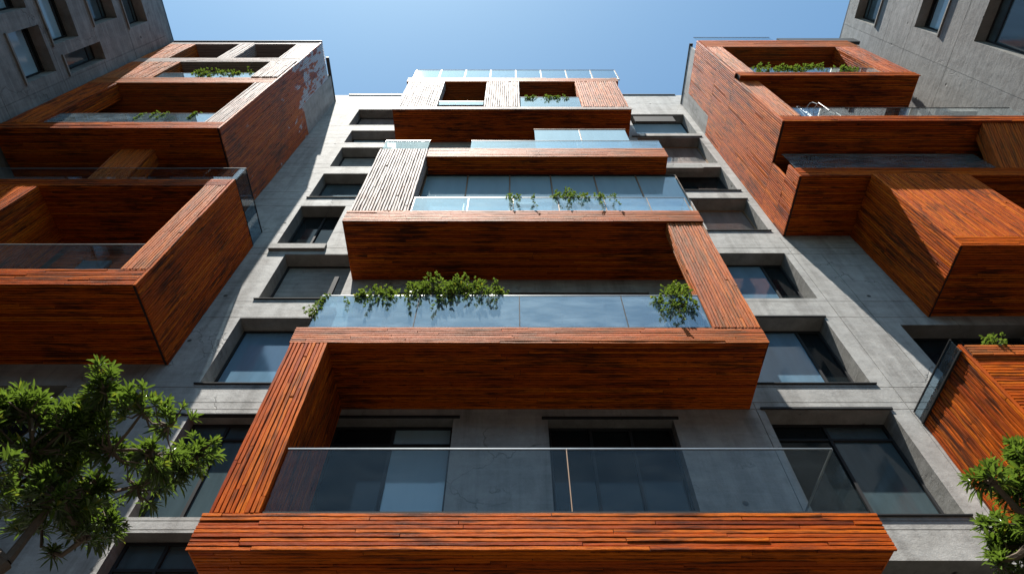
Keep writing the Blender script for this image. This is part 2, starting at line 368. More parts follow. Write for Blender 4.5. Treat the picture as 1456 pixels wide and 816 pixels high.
def window(parent, x0, x1, z0, z1, dep, style):
    y = WALL+dep-.09; t = .055; e = .004; f = MB()
    f.box(x0+e, x1-e, y, y+.07, z1-t, z1-e); f.box(x0+e, x1-e, y, y+.07, z0+e, z0+t)
    f.box(x0+e, x0+t, y, y+.07, z0+t, z1-t); f.box(x1-t, x1-e, y, y+.07, z0+t, z1-t)
    n = {'dark2': 2, 'slide': 2, 'door': 3, 'shop': 3, 'dark4': 6, 'brown': 1, 'dark': 2}.get(style, 1)
    xs = [x0+t+(x1-x0-2*t)*i/n for i in range(n+1)]
    if style == 'blue' and x1-x0 > 2.2: xs = [x0+t, x1-.62, x1-t]
    for x in xs[1:-1]: f.box(x-.03, x+.03, y-.01, y+.068, z0+t+.002, z1-t-.002)
    if style in ('shop', 'dark2', 'dark4'): f.box(x0+t+.002, x1-t-.002, y-.006, y+.06, z0+(z1-z0)*.82, z0+(z1-z0)*.82+.05)
    if style == 'slide': f.box(x0+t+.002, x1-t-.002, y-.006, y+.06, z1-.5, z1-.46)
    fr = f.build('window', METAL if style != 'brown' else BROWN, parent)
    for i, (a, b) in enumerate(zip(xs, xs[1:])):
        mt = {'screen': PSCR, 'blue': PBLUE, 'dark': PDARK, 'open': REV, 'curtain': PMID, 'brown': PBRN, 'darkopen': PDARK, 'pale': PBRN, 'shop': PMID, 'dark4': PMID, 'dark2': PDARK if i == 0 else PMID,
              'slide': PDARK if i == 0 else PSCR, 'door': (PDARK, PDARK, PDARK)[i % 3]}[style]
        if style == 'blue' and i == 1: mt = PDARK
        if style == 'shop' and i == 2: mt = PBLUE
        yy = y+(.03 if i % 2 == 0 else .045)
        p = MB(); p.box(a+.012, b-.012, yy, yy+.012, z0+t, z1-t); p.build('pane', mt, fr)
    return fr
for w_ in wins: window(bld, *w_)
# projecting sills
for x0, x1, z, h in ((-7.15, -5.5, 17.47, .28), (5.1, 7.85, 8.19, .05), (6.0, 8.05, 18.44, .06), (5.0, 7.85, 11.48, .05), (-7.05, -4.85, 20.84, .06), (-6.7, -4.4, 14.7, .05), (-6.85, -4.4, 11.48, .05), (5.3, 8.05, 21.42, .05), (-7.0, -4.3, 10.56, .09), (5.1, 8.1, 26.9, .1), (5.3, 7.2, 23.6, .36)):
    m = MB(); m.box(x0, x1, WALL-(.10 if h > .2 else .045), WALL+.06, z-(h if h > .2 else .03), z-.004); m.build('window_sill', REV if h > .2 else METAL, bld)
for x0, x1, z in ((5.1, 7.8, 10.69), (4.9, 7.8, 13.88), (-3.7, -1.05, 10.45), (.6, 3.35, 10.42), (6.0, 8.05, 20.69)):
    m = MB(); m.box(x0, x1, WALL-.04, WALL+.06, z, z+.05); m.build('window_hood', METAL, bld)
# pieces of facade beyond the panes of the top right bay
m = MB(); m.box(5.2, 6.9, 8.35, 8.41, 26.95, 27.6); m.build('awning_sash', METAL, bld)

def balcony(label, *a, **k):
    return clad_box('balcony', bld, *a, label=label, **k)

Y = 7.25
# --- lowest centre balcony
b1 = balcony('lowest and widest timber balcony of the centre stack', -4.27, 5.03, Y+.03, WALL-.002, 6.40, 6.90, {'-z': 'x', '-x': 'y', '+x': 'y'})
clad_box('fascia', b1, -4.27, 5.03, Y, Y+.026, 6.38, 6.95, {'-y': 'x'}, pitch=.063, gap=.014, wob=.003)
clad_box('pillar', b1, -4.2, -3.49, Y, WALL-.002, 6.952, 10.69, {'-y': 'z', '+x': 'z', '-x': 'z'}, pitch=.071, gap=.016, wob=.005)
rail(b1, (-3.46, Y+.05), (4.95, Y+.05), 6.97, 8.13, [.511], GL)
rail(b1, (4.95, Y+.06), (4.95, WALL-.01), 6.97, 8.13, [], GL)
m = MB(); m.box(.832, .846, Y+.035, Y+.065, 6.99, 8.12); m.build('rail_post', BROWN, b1)
# --- second centre balcony
b2 = balcony('second timber balcony of the centre stack with shrubs on its railing', -4.22, 4.88, Y+.03, WALL-.002, 10.70, 11.12, {'-z': 'x', '-x': 'y', '+x': 'y'})
clad_box('fascia', b2, -4.22, 4.88, Y, Y+.026, 10.695, 11.18, {'-y': 'x'}, WOODM, pitch=.062, gap=.014, wob=.003)
clad_box('pillar', b2, 3.95, 4.88, Y, Y+.3, 11.182, 15.58, {'-y': 'z', '-x': 'z', '+x': 'z'}, WOODM, pitch=.068, gap=.016, wob=.005)
rail(b2, (-4.02, Y+.05), (3.93, Y+.05), 11.2, 12.34, [.26, .525, .795], GLB, post=METAL, pw=.02)
rail(b2, (-4.02, Y+.06), (-4.02, WALL-.01), 11.2, 12.34, [], GL)
m = MB(); m.box(-4.08, -3.98, Y+.3, Y+.36, 12.3, 13.5); m.build('steel_post', METAL, b2)
# --- third
Y3 = 7.2
b3 = balcony('third timber balcony of the centre stack', -4.35, 4.9, Y3+.03, WALL-.002, 15.6, 16.12, {'-z': 'x', '-x': 'y', '+x': 'y'})
clad_box('fascia', b3, -4.35, 4.9, Y3, Y3+.026, 15.59, 16.2, {'-y': 'x'}, WOODM, pitch=.062, gap=.014, wob=.003)
clad_box('pillar', b3, -4.3, -2.72, Y3, Y3+.4, 16.202, 20.7, {'-y': 'z', '+x': 'z', '-x': 'z'}, WOODW, 'sun-bleached grey pillar', pitch=.085, gap=.03, wob=.009)
rail(b3, (-2.68, Y3+.05), (4.75, Y3+.05), 16.22, 17.08, [.2, .365, .53, .70, .86], GLB, post=BROWN, pw=.022)
rail(b3, (4.75, Y3+.06), (4.75, WALL-.01), 16.22, 17.08, [], GL)
# glazed screen behind it
scx = [-2.75, -1.41, -.07, 1.23, 2.62, 3.96, 5.25]
for i, (a, b) in enumerate(zip(scx, scx[1:])):
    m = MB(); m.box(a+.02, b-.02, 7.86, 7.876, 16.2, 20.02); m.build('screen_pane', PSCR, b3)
for a in scx:
    m = MB(); m.box(a-.02, a+.02, 7.83, 7.89, 16.16, 20.03); m.build('mullion', BROWN, b3)
m = MB(); m.box(5.25, 5.27, 7.9, WALL-.01, 16.2, 20.02); m.build('screen_pane', GLB, b3)
m = MB(); m.box(-2.75, 5.27, 7.82, 7.90, 20.0, 20.04); m.build('screen_head', METAL, b3)
# --- fourth
b4 = balcony('fourth timber balcony of the centre stack', -2.70, 4.95, Y3+.03, WALL-.002, 20.05, 20.66, {'-z': 'x', '+x': 'y'})
clad_box('fascia', b4, -2.70, 4.95, Y3, Y3+.026, 20.03, 20.75, {'-y': 'x'}, WOODM, pitch=.066, gap=.014, wob=.003)
rail(b4, (-1.37, Y3+.05), (4.95, Y3+.05), 20.77, 21.55, [.56], GLB)
rail(b4, (-4.25, Y3+.05), (-2.75, Y3+.05), 20.75, 21.55, [], GL)
rail(b4, (-4.25, Y3+.06), (-4.25, WALL-.01), 20.75, 21.55, [], GL)
rail(b4, (4.95, Y3+.06), (4.95, WALL-.01), 20.77, 21.55, [], GLB)
m = MB(); m.box(-4.35, -2.70, Y3+.45, WALL-.004, 20.4, 20.72); m.build('ledge', REV, b4)
for a, b in ((.85, 2.6), (2.6, 4.4)):
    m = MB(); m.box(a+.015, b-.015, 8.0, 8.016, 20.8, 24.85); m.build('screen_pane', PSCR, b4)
m = MB(); m.box(.84, 4.42, 7.98, 8.03, 24.86, 24.92); m.box(2.585, 2.615, 7.985, 8.025, 20.7, 24.86); m.build('screen_frame', BROWN, b4)
m = MB(); m.box(-2.6, -.9, Y3+.2, Y3+.25, 20.7, 21.1); m.build('low_panel', REV, b4)
# --- top
Y5 = 7.6
b5 = balcony('topmost timber bay of the centre stack with bleached pillars', -4.85, 4.85, Y5+.03, WALL-.002, 26.2, 26.46, {'-z': 'x', '-x': 'y', '+x': 'y'}, pitch=.08)
clad_box('fascia', b5, -4.85, 4.85, Y5, Y5+.026, 26.18, 26.52, {'-y': 'x'}, WOODW, pitch=.07)
for a, b in ((-4.75, -3.07), (-1.17, .33), (2.88, 4.78)):
    clad_box('pillar', b5, a, b, Y5, Y5+.35, 26.522, 30.33, {'-y': 'z', '+x': 'z', '-x': 'z'}, WOODW if a < 2 else WOODM, 'sun-bleached grey pillar', pitch=.095, gap=.032, wob=.009)
clad_box('top_beam', b5, -4.85, 4.9, Y5, WALL-.002, 30.335, 30.93, {'-y': 'x', '-z': 'x', '-x': 'y', '+x': 'y'}, WOODM, pitch=.08)
clad_box('side_panel', b5, -4.74, -4.68, Y5+.36, WALL-.003, 26.5, 30.33, {'-x': 'z', '+x': 'z'}, pitch=.08)
clad_box('side_panel', b5, 4.70, 4.76, Y5+.36, WALL-.003, 26.5, 30.33, {'-x': 'z', '+x': 'z'}, pitch=.08)
rail(b5, (-3.05, Y5+.06), (-1.19, Y5+.06), 26.9, 27.4, [], GLB, base=False)
rail(b5, (.35, Y5+.06), (2.86, Y5+.06), 26.55, 28.0, [], GLB)
rail(b5, (-4.69, Y5+.1), (5.05, Y5+.1), 30.95, 32.75, [i/8 for i in range(1, 8)], GLR, METAL, post=BROWN, pw=.05)

# --- left stack, lower block
YL = 6.85; XL = -7.7
l1 = balcony('lower left timber balcony block', -15.6, XL-.09, YL+.03, WALL-.002, 12.1, 12.62, {'-z': 'x'})
clad_box('fascia', l1, -15.6, XL-.081, YL, YL+.026, 12.09, 12.70, {'-y': 'x'}, pitch=.064, gap=.014, wob=.003)
clad_box('side_panel', l1, XL-.08, XL, YL, WALL-.002, 12.09, 17.46, {'-y': 'z', '+x': 'z'}, pitch=.068, gap=.016, wob=.003)
clad_box('pillar', l1, XL-.66, XL-.081, YL, YL+.5, 12.701, 17.0, {'-y': 'z', '-x': 'z'}, WOODM, pitch=.068, gap=.014, wob=.004)
clad_box('pillar', l1, -14.0, -12.88, YL, YL+1.9, 12.701, 17.0, {'-y': 'z', '+x': 'z'}, pitch=.068, gap=.014)
clad_box('back_panel', l1, -12.88, XL-.081, WALL-.12, WALL-.003, 12.65, 17.0, {'-y': 'x'}, pitch=.08)
clad_box('top_beam', l1, -15.6, XL-.081, YL, WALL-.002, 17.001, 17.46, {'-y': 'x', '-z': 'x'}, pitch=.066, gap=.014)
rail(l1, (-12.87, YL+.05), (XL-.67, YL+.05), 12.72, 13.84, [.32, .66], GL)
m = MB(); m.box(-12.0, -11.2, WALL-.2, WALL-.13, 12.65, 16.3); m.build('blue_door_pane', PBLUE, l1)  # plain blue pane in front of the back panel
rail(l1, (-15.5, YL+.04), (XL, YL+.04), 17.48, 18.3, [.3, .52, .72, .87], GLB if False else GL)
rail(l1, (XL-.02, YL+.06), (XL-.02, WALL-.01), 17.48, 18.3, [.5], GLR, METAL)
# --- left stack, upper block
YU = 6.1; XU = -8.75
l2 = balcony('upper left timber block of three open tiers', -15.6, XU-.09, YU+.03, WALL-.002, 19.52, 20.0, {'-z': 'x'}, pitch=.072)
clad_box('fascia', l2, -15.6, XU-.081, YU, YU+.026, 19.5, 20.05, {'-y': 'x'}, pitch=.068, gap=.014)
sp = MB()
clad_box('', None, XU-.08, XU, YU, WALL-.002, 19.5, 27.2, {'-y': 'z', '+x': 'z'}, pitch=.072, gap=.016, mb=sp)
clad_box('', None, XU-.08, XU, YU, 7.75, 27.202, 31.4, {'-y': 'z', '+x': 'z'}, pitch=.072, gap=.016, mb=sp)
clad_box('', None, XU-.08, XU, 7.4, WALL-.002, 17.5, 19.498, {'-y': 'z', '+x': 'z'}, pitch=.072, gap=.016, mb=sp)
sp.build('side_panel', [CORE, WOODP], l2, 'timber side panel with flaked grey paint')
m = MB(); m.box(XU-.075, XU-.005, 7.755, WALL+.3, 27.21, 31.9); m.box(-9.9, XU-.08, 7.7, 7.8, 27.21, 31.9); m.build('concrete_side_slab', CONC, l2)
m = MB(); m.box(XU-.12, XU+.03, 6.9, WALL+.3, 31.905, 31.98); m.build('roof_edge_cap', CAP, l2)
PK = dict(pitch=.075, gap=.02, wob=.006)
clad_box('pillar', l2, -9.45, XU-.081, YU, YU+.5, 20.051, 24.5, {'-y': 'z', '-x': 'z'}, WOODW, 'sun-bleached pillar', **PK)
clad_box('pillar', l2, -15.6, -14.5, YU, YU+.6, 20.051, 24.5, {'-y': 'z', '+x': 'z'}, WOOD, **PK)
clad_box('tier_beam', l2, -15.6, XU-.081, YU, WALL-.002, 24.501, 25.2, {'-y': 'x', '-z': 'x'}, WOODM, pitch=.07)
clad_box('pillar', l2, -9.85, XU-.081, YU-.04, YU+.5, 25.201, 27.65, {'-y': 'z', '-x': 'z'}, WOODW, 'sun-bleached pillar', **PK)
clad_box('pillar', l2, -15.6, -13.6, YU, YU+.6, 25.201, 27.65, {'-y': 'z', '+x': 'z'}, WOODM, **PK)
clad_box('tier_beam', l2, -15.6, XU-.081, YU, WALL-.002, 27.651, 28.3, {'-y': 'x', '-z': 'x'}, WOODW, pitch=.07)
clad_box('pillar', l2, -9.8, XU-.081, YU, YU+.5, 28.301, 30.95, {'-y': 'z', '-x': 'z'}, WOODW, 'sun-bleached pillar', **PK)
clad_box('pillar', l2, -12.4, -11.7, YU, YU+.5, 28.301, 30.95, {'-y': 'z', '+x': 'z', '-x': 'z'}, WOODW, 'sun-bleached pillar', **PK)
clad_box('pillar', l2, -15.6, -14.4, YU, YU+.6, 28.301, 30.95, {'-y': 'z', '+x': 'z'}, WOODM, **PK)
clad_box('top_beam', l2, -15.6, XU-.081, YU, WALL-.002, 30.951, 31.4, {'-y': 'x', '-z': 'x'}, WOODW, pitch=.07)
m = MB(); m.box(-15.6, XU-.02, YU-.05, YU+.1, 31.402, 31.46); m.build('roof_edge_cap', CAP, l2)
for z0, z1 in ((20.05, 24.5), (25.2, 27.65), (28.3, 30.95)):
    clad_box('back_panel', l2, -15.6, XU-.081, WALL-.12, WALL-.003, z0, z1, {'-y': 'x'}, pitch=.09)
rail(l2, (-14.48, YU+.05), (-9.47, YU+.05), 20.07, 21.0, [.25, .5, .75], GLB)
rail(l2, (-13.55, YU+.05), (-9.87, YU+.05), 25.22, 26.0, [.5], GLB)
# leaning strut between the two left blocks
def strut(par, x0, x1, ya, yb, z0, z1, d=.5):
    # boards are laid on an upright box, then the box is leaned outwards
    mb = clad_box('', None, x0, x1, ya, ya+d, z0, z1, {'-y': 'z', '+x': 'z', '-x': 'z'}, pitch=.072, gap=.016, wob=.004, mb=MB())
    mb.v = [(x, y+(yb-ya)*(z-z0)/(z1-z0), z) for x, y, z in mb.v]
    return mb.build('pillar', [CORE, WOODM], par)
strut(l1, -12.0, -10.9, YL+.12, YL-.1, 17.47, 19.49)

# --- right stack
XR = 8.4
r3 = balcony('middle right timber balcony with a wide leaning pillar', XR-.05, 16.2, 7.03, WALL-.002, 18.1, 18.55, {'-z': 'x'})
clad_box('fascia', r3, XR-.05, 16.2, 7.0, 7.026, 18.06, 18.62, {'-y': 'x'}, pitch=.066, gap=.014, wob=.003)
sp = MB()
clad_box('', None, XR-.08, XR-.002, 7.03, WALL-.002, 18.07, 20.02, {'-x': 'z'}, pitch=.068, gap=.016, mb=sp) if False else None
clad_box('', None, XR-.13, XR-.052, 7.02, WALL-.002, 18.06, 18.9, {'-x': 'z', '-y': 'z'}, pitch=.068, gap=.016, mb=sp)
clad_box('', None, XR-.13, XR-.052, 7.4, WALL-.002, 18.902, 20.03, {'-x': 'z', '-y': 'z'}, pitch=.068, gap=.016, mb=sp)
sp.build('side_panel', [CORE, WOOD], r3)
rail(r3, (XR+.02, 7.05), (14.4, 7.05), 18.64, 19.8, [.12, .33, .55, .72, .87], GLB)
clad_box('back_panel', r3, XR, 16.2, WALL-.12, WALL-.003, 18.6, 20.1, {'-y': 'x'}, pitch=.09)
strut(r3, 14.42, 15.7, 7.0, 6.12, 18.63, 20.04, .5)

r2 = balcony('upper right timber balcony with a metal chair', XR-.04, 16.2, 6.08, WALL-.002, 20.06, 20.42, {'-z': 'x'}, pitch=.07)
clad_box('fascia', r2, XR-.04, 16.2, 6.05, 6.076, 20.03, 20.5, {'-y': 'x'}, pitch=.066, gap=.014)
sp = MB()
clad_box('', None, XR-.13, XR-.042, 6.05, WALL-.002, 20.032, 24.9, {'-x': 'z', '-y': 'z'}, pitch=.07, gap=.016, mb=sp)
clad_box('', None, XR-.13, XR-.042, 5.87, WALL-.002, 24.902, 27.1, {'-x': 'z', '-y': 'z'}, pitch=.07, gap=.016, mb=sp)
clad_box('', None, XR-.13, XR-.042, 5.87, 8.2, 27.102, 30.55, {'-x': 'z', '-y': 'z'}, pitch=.07, gap=.016, mb=sp)
sp.build('side_panel', [CORE, WOOD], r2)
m = MB(); m.box(XR-.125, XR-.045, 8.205, WALL+.3, 27.11, 31.5); m.box(XR-.125, XR-.045, 6.3, 8.2, 30.56, 31.5); m.box(XR-.04, 10, 8.0, 8.15, 27.1, 31.5); m.build('concrete_side_slab', CONC, r2)
m = MB(); m.box(XR-.16, XR-.0, 6.2, WALL+.3, 31.505, 31.58); m.build('roof_edge_cap', CAP, r2)
clad_box('pillar', r2, XR-.041, 9.05, 6.05, 6.4, 20.501, 24.9, {'-y': 'z', '+x': 'z'}, WOODM, **PK)
rail(r2, (9.07, 6.1), (16.2, 6.1), 20.52, 21.45, [.35, .52, .68, .86], GL, METAL)
clad_box('back_panel', r2, XR, 14.9, WALL-.12, WALL-.003, 20.45, 24.5, {'-y': 'x'}, pitch=.09)
YT = 5.85
r4 = balcony('top right timber bay with a hedge behind its railing', XR-.04, 14.93, YT+.03, WALL-.002, 24.55, 24.95, {'-z': 'x', '+x': 'y'}, pitch=.072)
clad_box('fascia', r4, XR-.04, 14.95, YT, YT+.026, 24.52, 25.0, {'-y': 'x'}, pitch=.068, gap=.014)
clad_box('pillar', r4, XR-.041, 9.03, YT, YT+.35, 25.001, 29.2, {'-y': 'z', '+x': 'z'}, WOODM, **PK)
clad_box('pillar', r4, 13.87, 14.9, YT, WALL-.3, 25.001, 29.2, {'-y': 'z', '-x': 'z', '+x': 'z'}, WOOD, **PK)
clad_box('top_beam', r4, XR-.04, 14.95, YT, WALL-.002, 29.201, 30.5, {'-y': 'x', '-z': 'x', '+x': 'y'}, WOODM, pitch=.07)
clad_box('back_panel', r4, XR, 13.87, WALL-.12, WALL-.003, 24.95, 29.2, {'-y': 'x'}, pitch=.09)
rail(r4, (9.05, YT+.05), (13.85, YT+.05), 25.02, 25.75, [.5], GL)
rail(r4, (XR, YT+.1), (11.9, YT+.1), 30.52, 31.6, [.3, .65], GLR, ALU)
m = MB(); m.box(12.1, 15.6, YT+.05, YT+.2, 30.52, 31.2); m.build('roof_edge_cap', CAP, r4)

XB = 10.4
r1 = balcony('lower right timber box balcony', XB, 16.2, 6.98, WALL-.002, 13.93, 14.3, {'-z': 'x'})
clad_box('fascia', r1, XB, 16.2, 6.95, 6.976, 13.9, 14.32, {'-y': 'x'}, pitch=.066, gap=.014, wob=.003)
clad_box('pillar', r1, XB, 13.1, 6.95, WALL-.003, 14.322, 18.05, {'-y': 'z', '+x': 'z'}, pitch=.069, gap=.016, wob=.004)
clad_box('side_panel', r1, XB-.07, XB-.001, 6.95, WALL-.002, 13.9, 18.05, {'-x': 'z', '-y': 'z'}, pitch=.069, gap=.016, wob=.003)
clad_box('back_panel', r1, 13.1, 16.2, WALL-.12, WALL-.003, 14.3, 18.05, {'-y': 'x'}, pitch=.09)
rail(r1, (13.12, 7.0), (16.2, 7.0), 14.34, 15.4, [.5], GL)

X0 = 8.3
r0 = balcony('lowest right timber balcony with a planter on its rim', X0, 14, 7.15, WALL-.002, 7.9, 8.4, {'-z': 'x'})
clad_box('side_panel', r0, X0-.08, X0-.001, 7.1, WALL-.002, 7.9, 10.45, {'-x': 'z', '-y': 'z'}, pitch=.074, gap=.016, wob=.006)
clad_box('fascia', r0, X0, 14, 7.1, 7.14, 7.9, 10.1, {'-y': 'x'}, pitch=.07, gap=.016, wob=.004)
clad_box('rim', r0, X0, 14, 7.06, 7.3, 10.12, 10.4, {'-y': 'x', '-z': 'x'}, WOODM, pitch=.07)
rail(r0, (X0-.1, 7.12), (X0-.1, WALL-.01), 10.3, 10.62, [], GLR, METAL)

# ledges near the right wing
m = MB(); m.box(15.0, 16.2, 6.6, 8.9, 22.7, 23.1); m.build('ledge', REV, bld)

# ------------------------------------------------------------------ side wings
def wing(sgn, X, ztop, holes, label, hjz, vjy, styles):
    root = bpy.data.objects.new('wing_building', None); C.objects.link(root); root['label'] = label; root['category'] = 'building'
    P = lambda u, w_, d: (X+sgn*d, u, w_)
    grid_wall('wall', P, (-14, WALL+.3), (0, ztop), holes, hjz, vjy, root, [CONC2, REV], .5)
    m = MB(); a, b = sorted((X+sgn*.0, X+sgn*8)); m.box(a, b, -14, WALL+.3, ztop, ztop+.12); c, d = sorted((X+sgn*.01, X+sgn*8)); m.box(c, d, -14.02, -13.9, 0, ztop-.01); m.build('roof_slab', CAP, root)
    for h, st in zip(holes, styles):
        y0, y1, z0, z1 = h[:4]; xx = X+sgn*.40; t = .06
        def bx(mb, a0, a1, b0, b1, th=.06, off=0):
            p, q = sorted((xx+sgn*off, xx+sgn*(off+th))); mb.box(p, q, a0, a1, b0, b1)
        f = MB(); bx(f, y0+.004, y1-.004, z1-t, z1-.004); bx(f, y0+.004, y1-.004, z0+.004, z0+t); bx(f, y0+.004, y0+t, z0+t, z1-t); bx(f, y1-t, y1-.004, z0+t, z1-t)
        mid = z0+(z1-z0)*.84; bx(f, y0+t, y1-t, mid-.03, mid+.03)
        fr = f.build('window', METAL, root)
        for i, (a, b) in enumerate(((z0+t, mid-.03), (mid+.03, z1-t))):
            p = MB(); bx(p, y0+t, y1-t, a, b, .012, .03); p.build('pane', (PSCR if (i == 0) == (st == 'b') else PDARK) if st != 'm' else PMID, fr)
        s = MB(); p, q = sorted((X-sgn*.06, X+sgn*.1)); s.box(p, q, y0-.05, y1+.05, z0-.07, z0-.003); s.build('window_sill', REV, root)
    return root
extra = [(y, y+1.6, z, z+1.7) for y in (-3.0, -7.0, -11.0) for z in (2.2, 5.4, 8.6, 11.8, 15.0, 18.2, 21.4, 24.6, 27.8)]
hl = [(3.9, 5.4, 21.75, 23.3), (2.4, 4.62, 23.65, 25.1), (2.0, 4.45, 26.2, 27.8), (2.4, 4.95, 28.4, 29.9), (1.3, 3.35, 21.5, 23.08), (5.02, 5.66, 23.9, 26.2)]
wing(-1, -15.7, 31.5, [(*h, .5) for h in hl+extra], 'dark shaded concrete wing wall at the left edge, windows in deep reveals', [23.48, 26.05, 28.25, 20.5, 17, 13.5], [(1.1, 0, 31), (5.75, 20, 31)], ['b', 'b', 'm', 'm', 'b', 'm']+['b']*27)
hr = [(3.0, 5.35, 31.0, 32.95), (2.6, 4.85, 26.45, 28.1), (1.8, 4.65, 21.5, 24.4), (2.0, 4.55, 17.6, 20.3)]
wing(1, 16.3, 33.75, [(*h, .5) for h in hr+extra], 'lighter concrete wing wall at the right edge with cracks and rust stains', [25.3, 30.0, 28.3, 20.9, 17, 13.5], [(5.75, 15, 33.7), (1.5, 0, 33.7)], ['m', 'b', 'm', 'm']+['b']*27)

# unseen block added behind the viewpoint to darken the undersides, as dark reflections suggest; shows in the lowest panes
opp = bpy.data.objects.new('added_opposite_building', None); C.objects.link(opp)
opp['label'] = 'plain concrete block added across the courtyard, unseen behind the viewer, shading the undersides'; opp['category'] = 'building'
YO = -14.4; oh = [(x, x+2.2, z, z+1.8, .3) for x in (-13, -8.5, -4, .5, 5, 9.5, 13) for z in (1.2, 4.4, 7.6, 10.8, 14.0)]
grid_wall('wall', lambda u, w_, d: (u, YO-d, w_), (-15.7, 16.3), (0, 15.0), oh, [z+2.4 for z in (1.2, 4.4, 7.6, 10.8)], [], opp, [CONC2, REV])
m = MB(); m.box(-15.7, 16.3, YO-9, YO-.001, 15.0, 15.2); m.box(-15.7, 16.3, YO-9, YO-8.7, 0, 14.99); m.build('roof_slab', CAP, opp)
for x0, x1, z0, z1, d in oh:
    f = MB(); a, b = YO-.27, YO-.21
    f.box(x0+.004, x1-.004, a, b, z0+.004, z0+.06); f.box(x0+.004, x1-.004, a, b, z1-.06, z1-.004); f.box(x0+.004, x0+.06, a, b, z0+.06, z1-.06); f.box(x1-.06, x1-.004, a, b, z0+.06, z1-.06); f.box((x0+x1)/2-.03, (x0+x1)/2+.03, a, b, z0+.06, z1-.06)
    fr = f.build('window', METAL, opp)
    for p0, p1 in ((x0+.06, (x0+x1)/2-.03), ((x0+x1)/2+.03, x1-.06)):
        m = MB(); m.box(p0, p1, YO-.25, YO-.235, z0+.06, z1-.06); m.build('pane', PDARK, fr)

# ------------------------------------------------------------------ plants
def leaf(mb, p, d, up, L, Wd, droop, t, narrow=True):
    d = d.normalized(); s = d.cross(up)
    s = s.normalized() if s.length > .05 else d.cross(Vector((1, 0, 0))).normalized(); n = s.cross(d).normalized()
    pr = [(0, .12), (.3, .7), (.62, 1.0), (.86, .6), (1, .03)] if narrow else [(0, .15), (.4, 1.0), (.75, .8), (1, .05)]
    rows = []
    for f, wf in pr:
        c = p+d*L*f-Vector((0, 0, 1))*droop*L*f*f; h = Wd*wf/2
        rows.append((c-s*h+n*h*.35, c, c+s*h+n*h*.35))
    for a, b in zip(rows, rows[1:]):
        mb.quad([a[0], a[1], b[1], b[0]], 0, t); mb.quad([a[1], a[2], b[2], b[1]], 0, t)
def rosette(mb, p, axis, L, n, dark=0.0, rr=R):
    axis = axis.normalized(); u = axis.cross(Vector((.2, .3, 1))).normalized(); v = axis.cross(u)
    ph = rr.random()*6.28
    for i in range(n):
        a = ph+i*2.4; k = i/n; tilt = .25+.95*(1-k)
        d = axis*math.cos(tilt)+(u*math.cos(a)+v*math.sin(a))*math.sin(tilt)
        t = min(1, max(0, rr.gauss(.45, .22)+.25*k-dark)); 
        if rr.random() < .012: t = 1
        leaf(mb, p-axis*L*.35*(1-k), d+Vector((rr.uniform(-.12, .12),)*3), Vector((0, 0, 1)), L*rr.uniform(.6, 1.25), L*rr.uniform(.15, .26), rr.uniform(.05, .5), (t, rr.random(), rr.random()))
def ray(px, py, dist):
    """point at a slant distance from the viewpoint along a surveyed direction"""
    th = math.radians(56.63); c, s = math.cos(th), math.sin(th); a = (px-728)/870; b = (408-py)/870
    return Vector((a, c-b*s, s+b*c)).normalized()*dist+Vector((0, 0, 1.6))
def tree(label, base, fork, blobs, seed, L=.11):
    rr = random.Random(seed)
    root = empty('leafy_tree', base, label, 'tree', None)
    tr = MB(); B = Vector(base); F = Vector(fork)
    mid = (B+F)/2+Vector((.12, -.1, 0))
    tr.tube([B, B+(mid-B)*.5+Vector((.05, .04, 0)), mid, F], [.10, .085, .07, .05], 10)
    br = MB(); fo = MB()
    nodes = [(F, 5)]          # each clump hangs on the nearest one already placed: limbs that fork
    for (c, r) in sorted(blobs, key=lambda b: (b[0]-F).length):
        q0, lv = min(nodes, key=lambda q: (q[0]-c).length+.25*(F-q[0]).length); nodes.append((c, lv-1))
        k = rr.uniform(-.1, .1); m1 = q0.lerp(c, .5)+Vector((k, -k, -.06)); w0 = max(.008, .006*lv)
        br.tube([q0, m1, c], [w0*1.2, w0, w0*.8], 6)
        n = int(150*r*r/.16)+8
        for i in range(n):
            q = Vector((rr.gauss(0, 1), rr.gauss(0, 1), rr.gauss(0, 1))).normalized(); rad = r*(rr.random()**.45)*rr.uniform(.75, 1.25)
            p = c+Vector((q.x, q.y, q.z*.85))*rad
            if noise.noise(p*2.6+Vector((seed, 0, 0))) < -.04 and rad > r*.35: continue
            if i % 2 == 0:
                e = c.lerp(p, .35)+Vector((rr.uniform(-.04, .04), rr.uniform(-.04, .04), -.04)); br.tube([c, e, p], [.011, .008, .005], 4)
            ax = q*.8+Vector((rr.uniform(-.3, .3), rr.uniform(-.3, .3), .75))
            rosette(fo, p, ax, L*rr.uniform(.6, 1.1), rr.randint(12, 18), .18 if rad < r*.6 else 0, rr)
    tr.build('trunk', BARK, root); br.build('branches', BARK, root); fo.build('crown', LEAF, root)
    for ch in root.children: ch.location = -root.location
    return root
bl = [(150, 552, 27), (128, 590, 26), (95, 612, 36), (45, 590, 36), (8, 585, 30), (205, 583, 30), (240, 605, 36), (280, 640, 30), (215, 640, 44), (160, 640, 44), (100, 655, 46), (45, 640, 44), (0, 635, 40),
      (140, 690, 42), (195, 690, 36), (85, 700, 40), (20, 690, 26), (60, 745, 30), (110, 745, 36), (150, 735, 32), (-30, 620, 50), (-60, 680, 50), (250, 668, 24), (75, 785, 18), (125, 762, 26)]
rb = random.Random(3)
blobs = [(ray(x, y, 6.1+rb.uniform(-.35, .35)), r/870*6.1) for x, y, r in bl]
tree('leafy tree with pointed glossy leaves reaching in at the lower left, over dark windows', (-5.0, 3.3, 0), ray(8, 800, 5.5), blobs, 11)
bl = [(1405, 678, 18), (1452, 640, 17), (1446, 690, 18), (1480, 660, 34), (1412, 752, 14), (1436, 778, 24), (1465, 745, 20), (1500, 740, 44), (1480, 800, 34), (1420, 800, 11)]
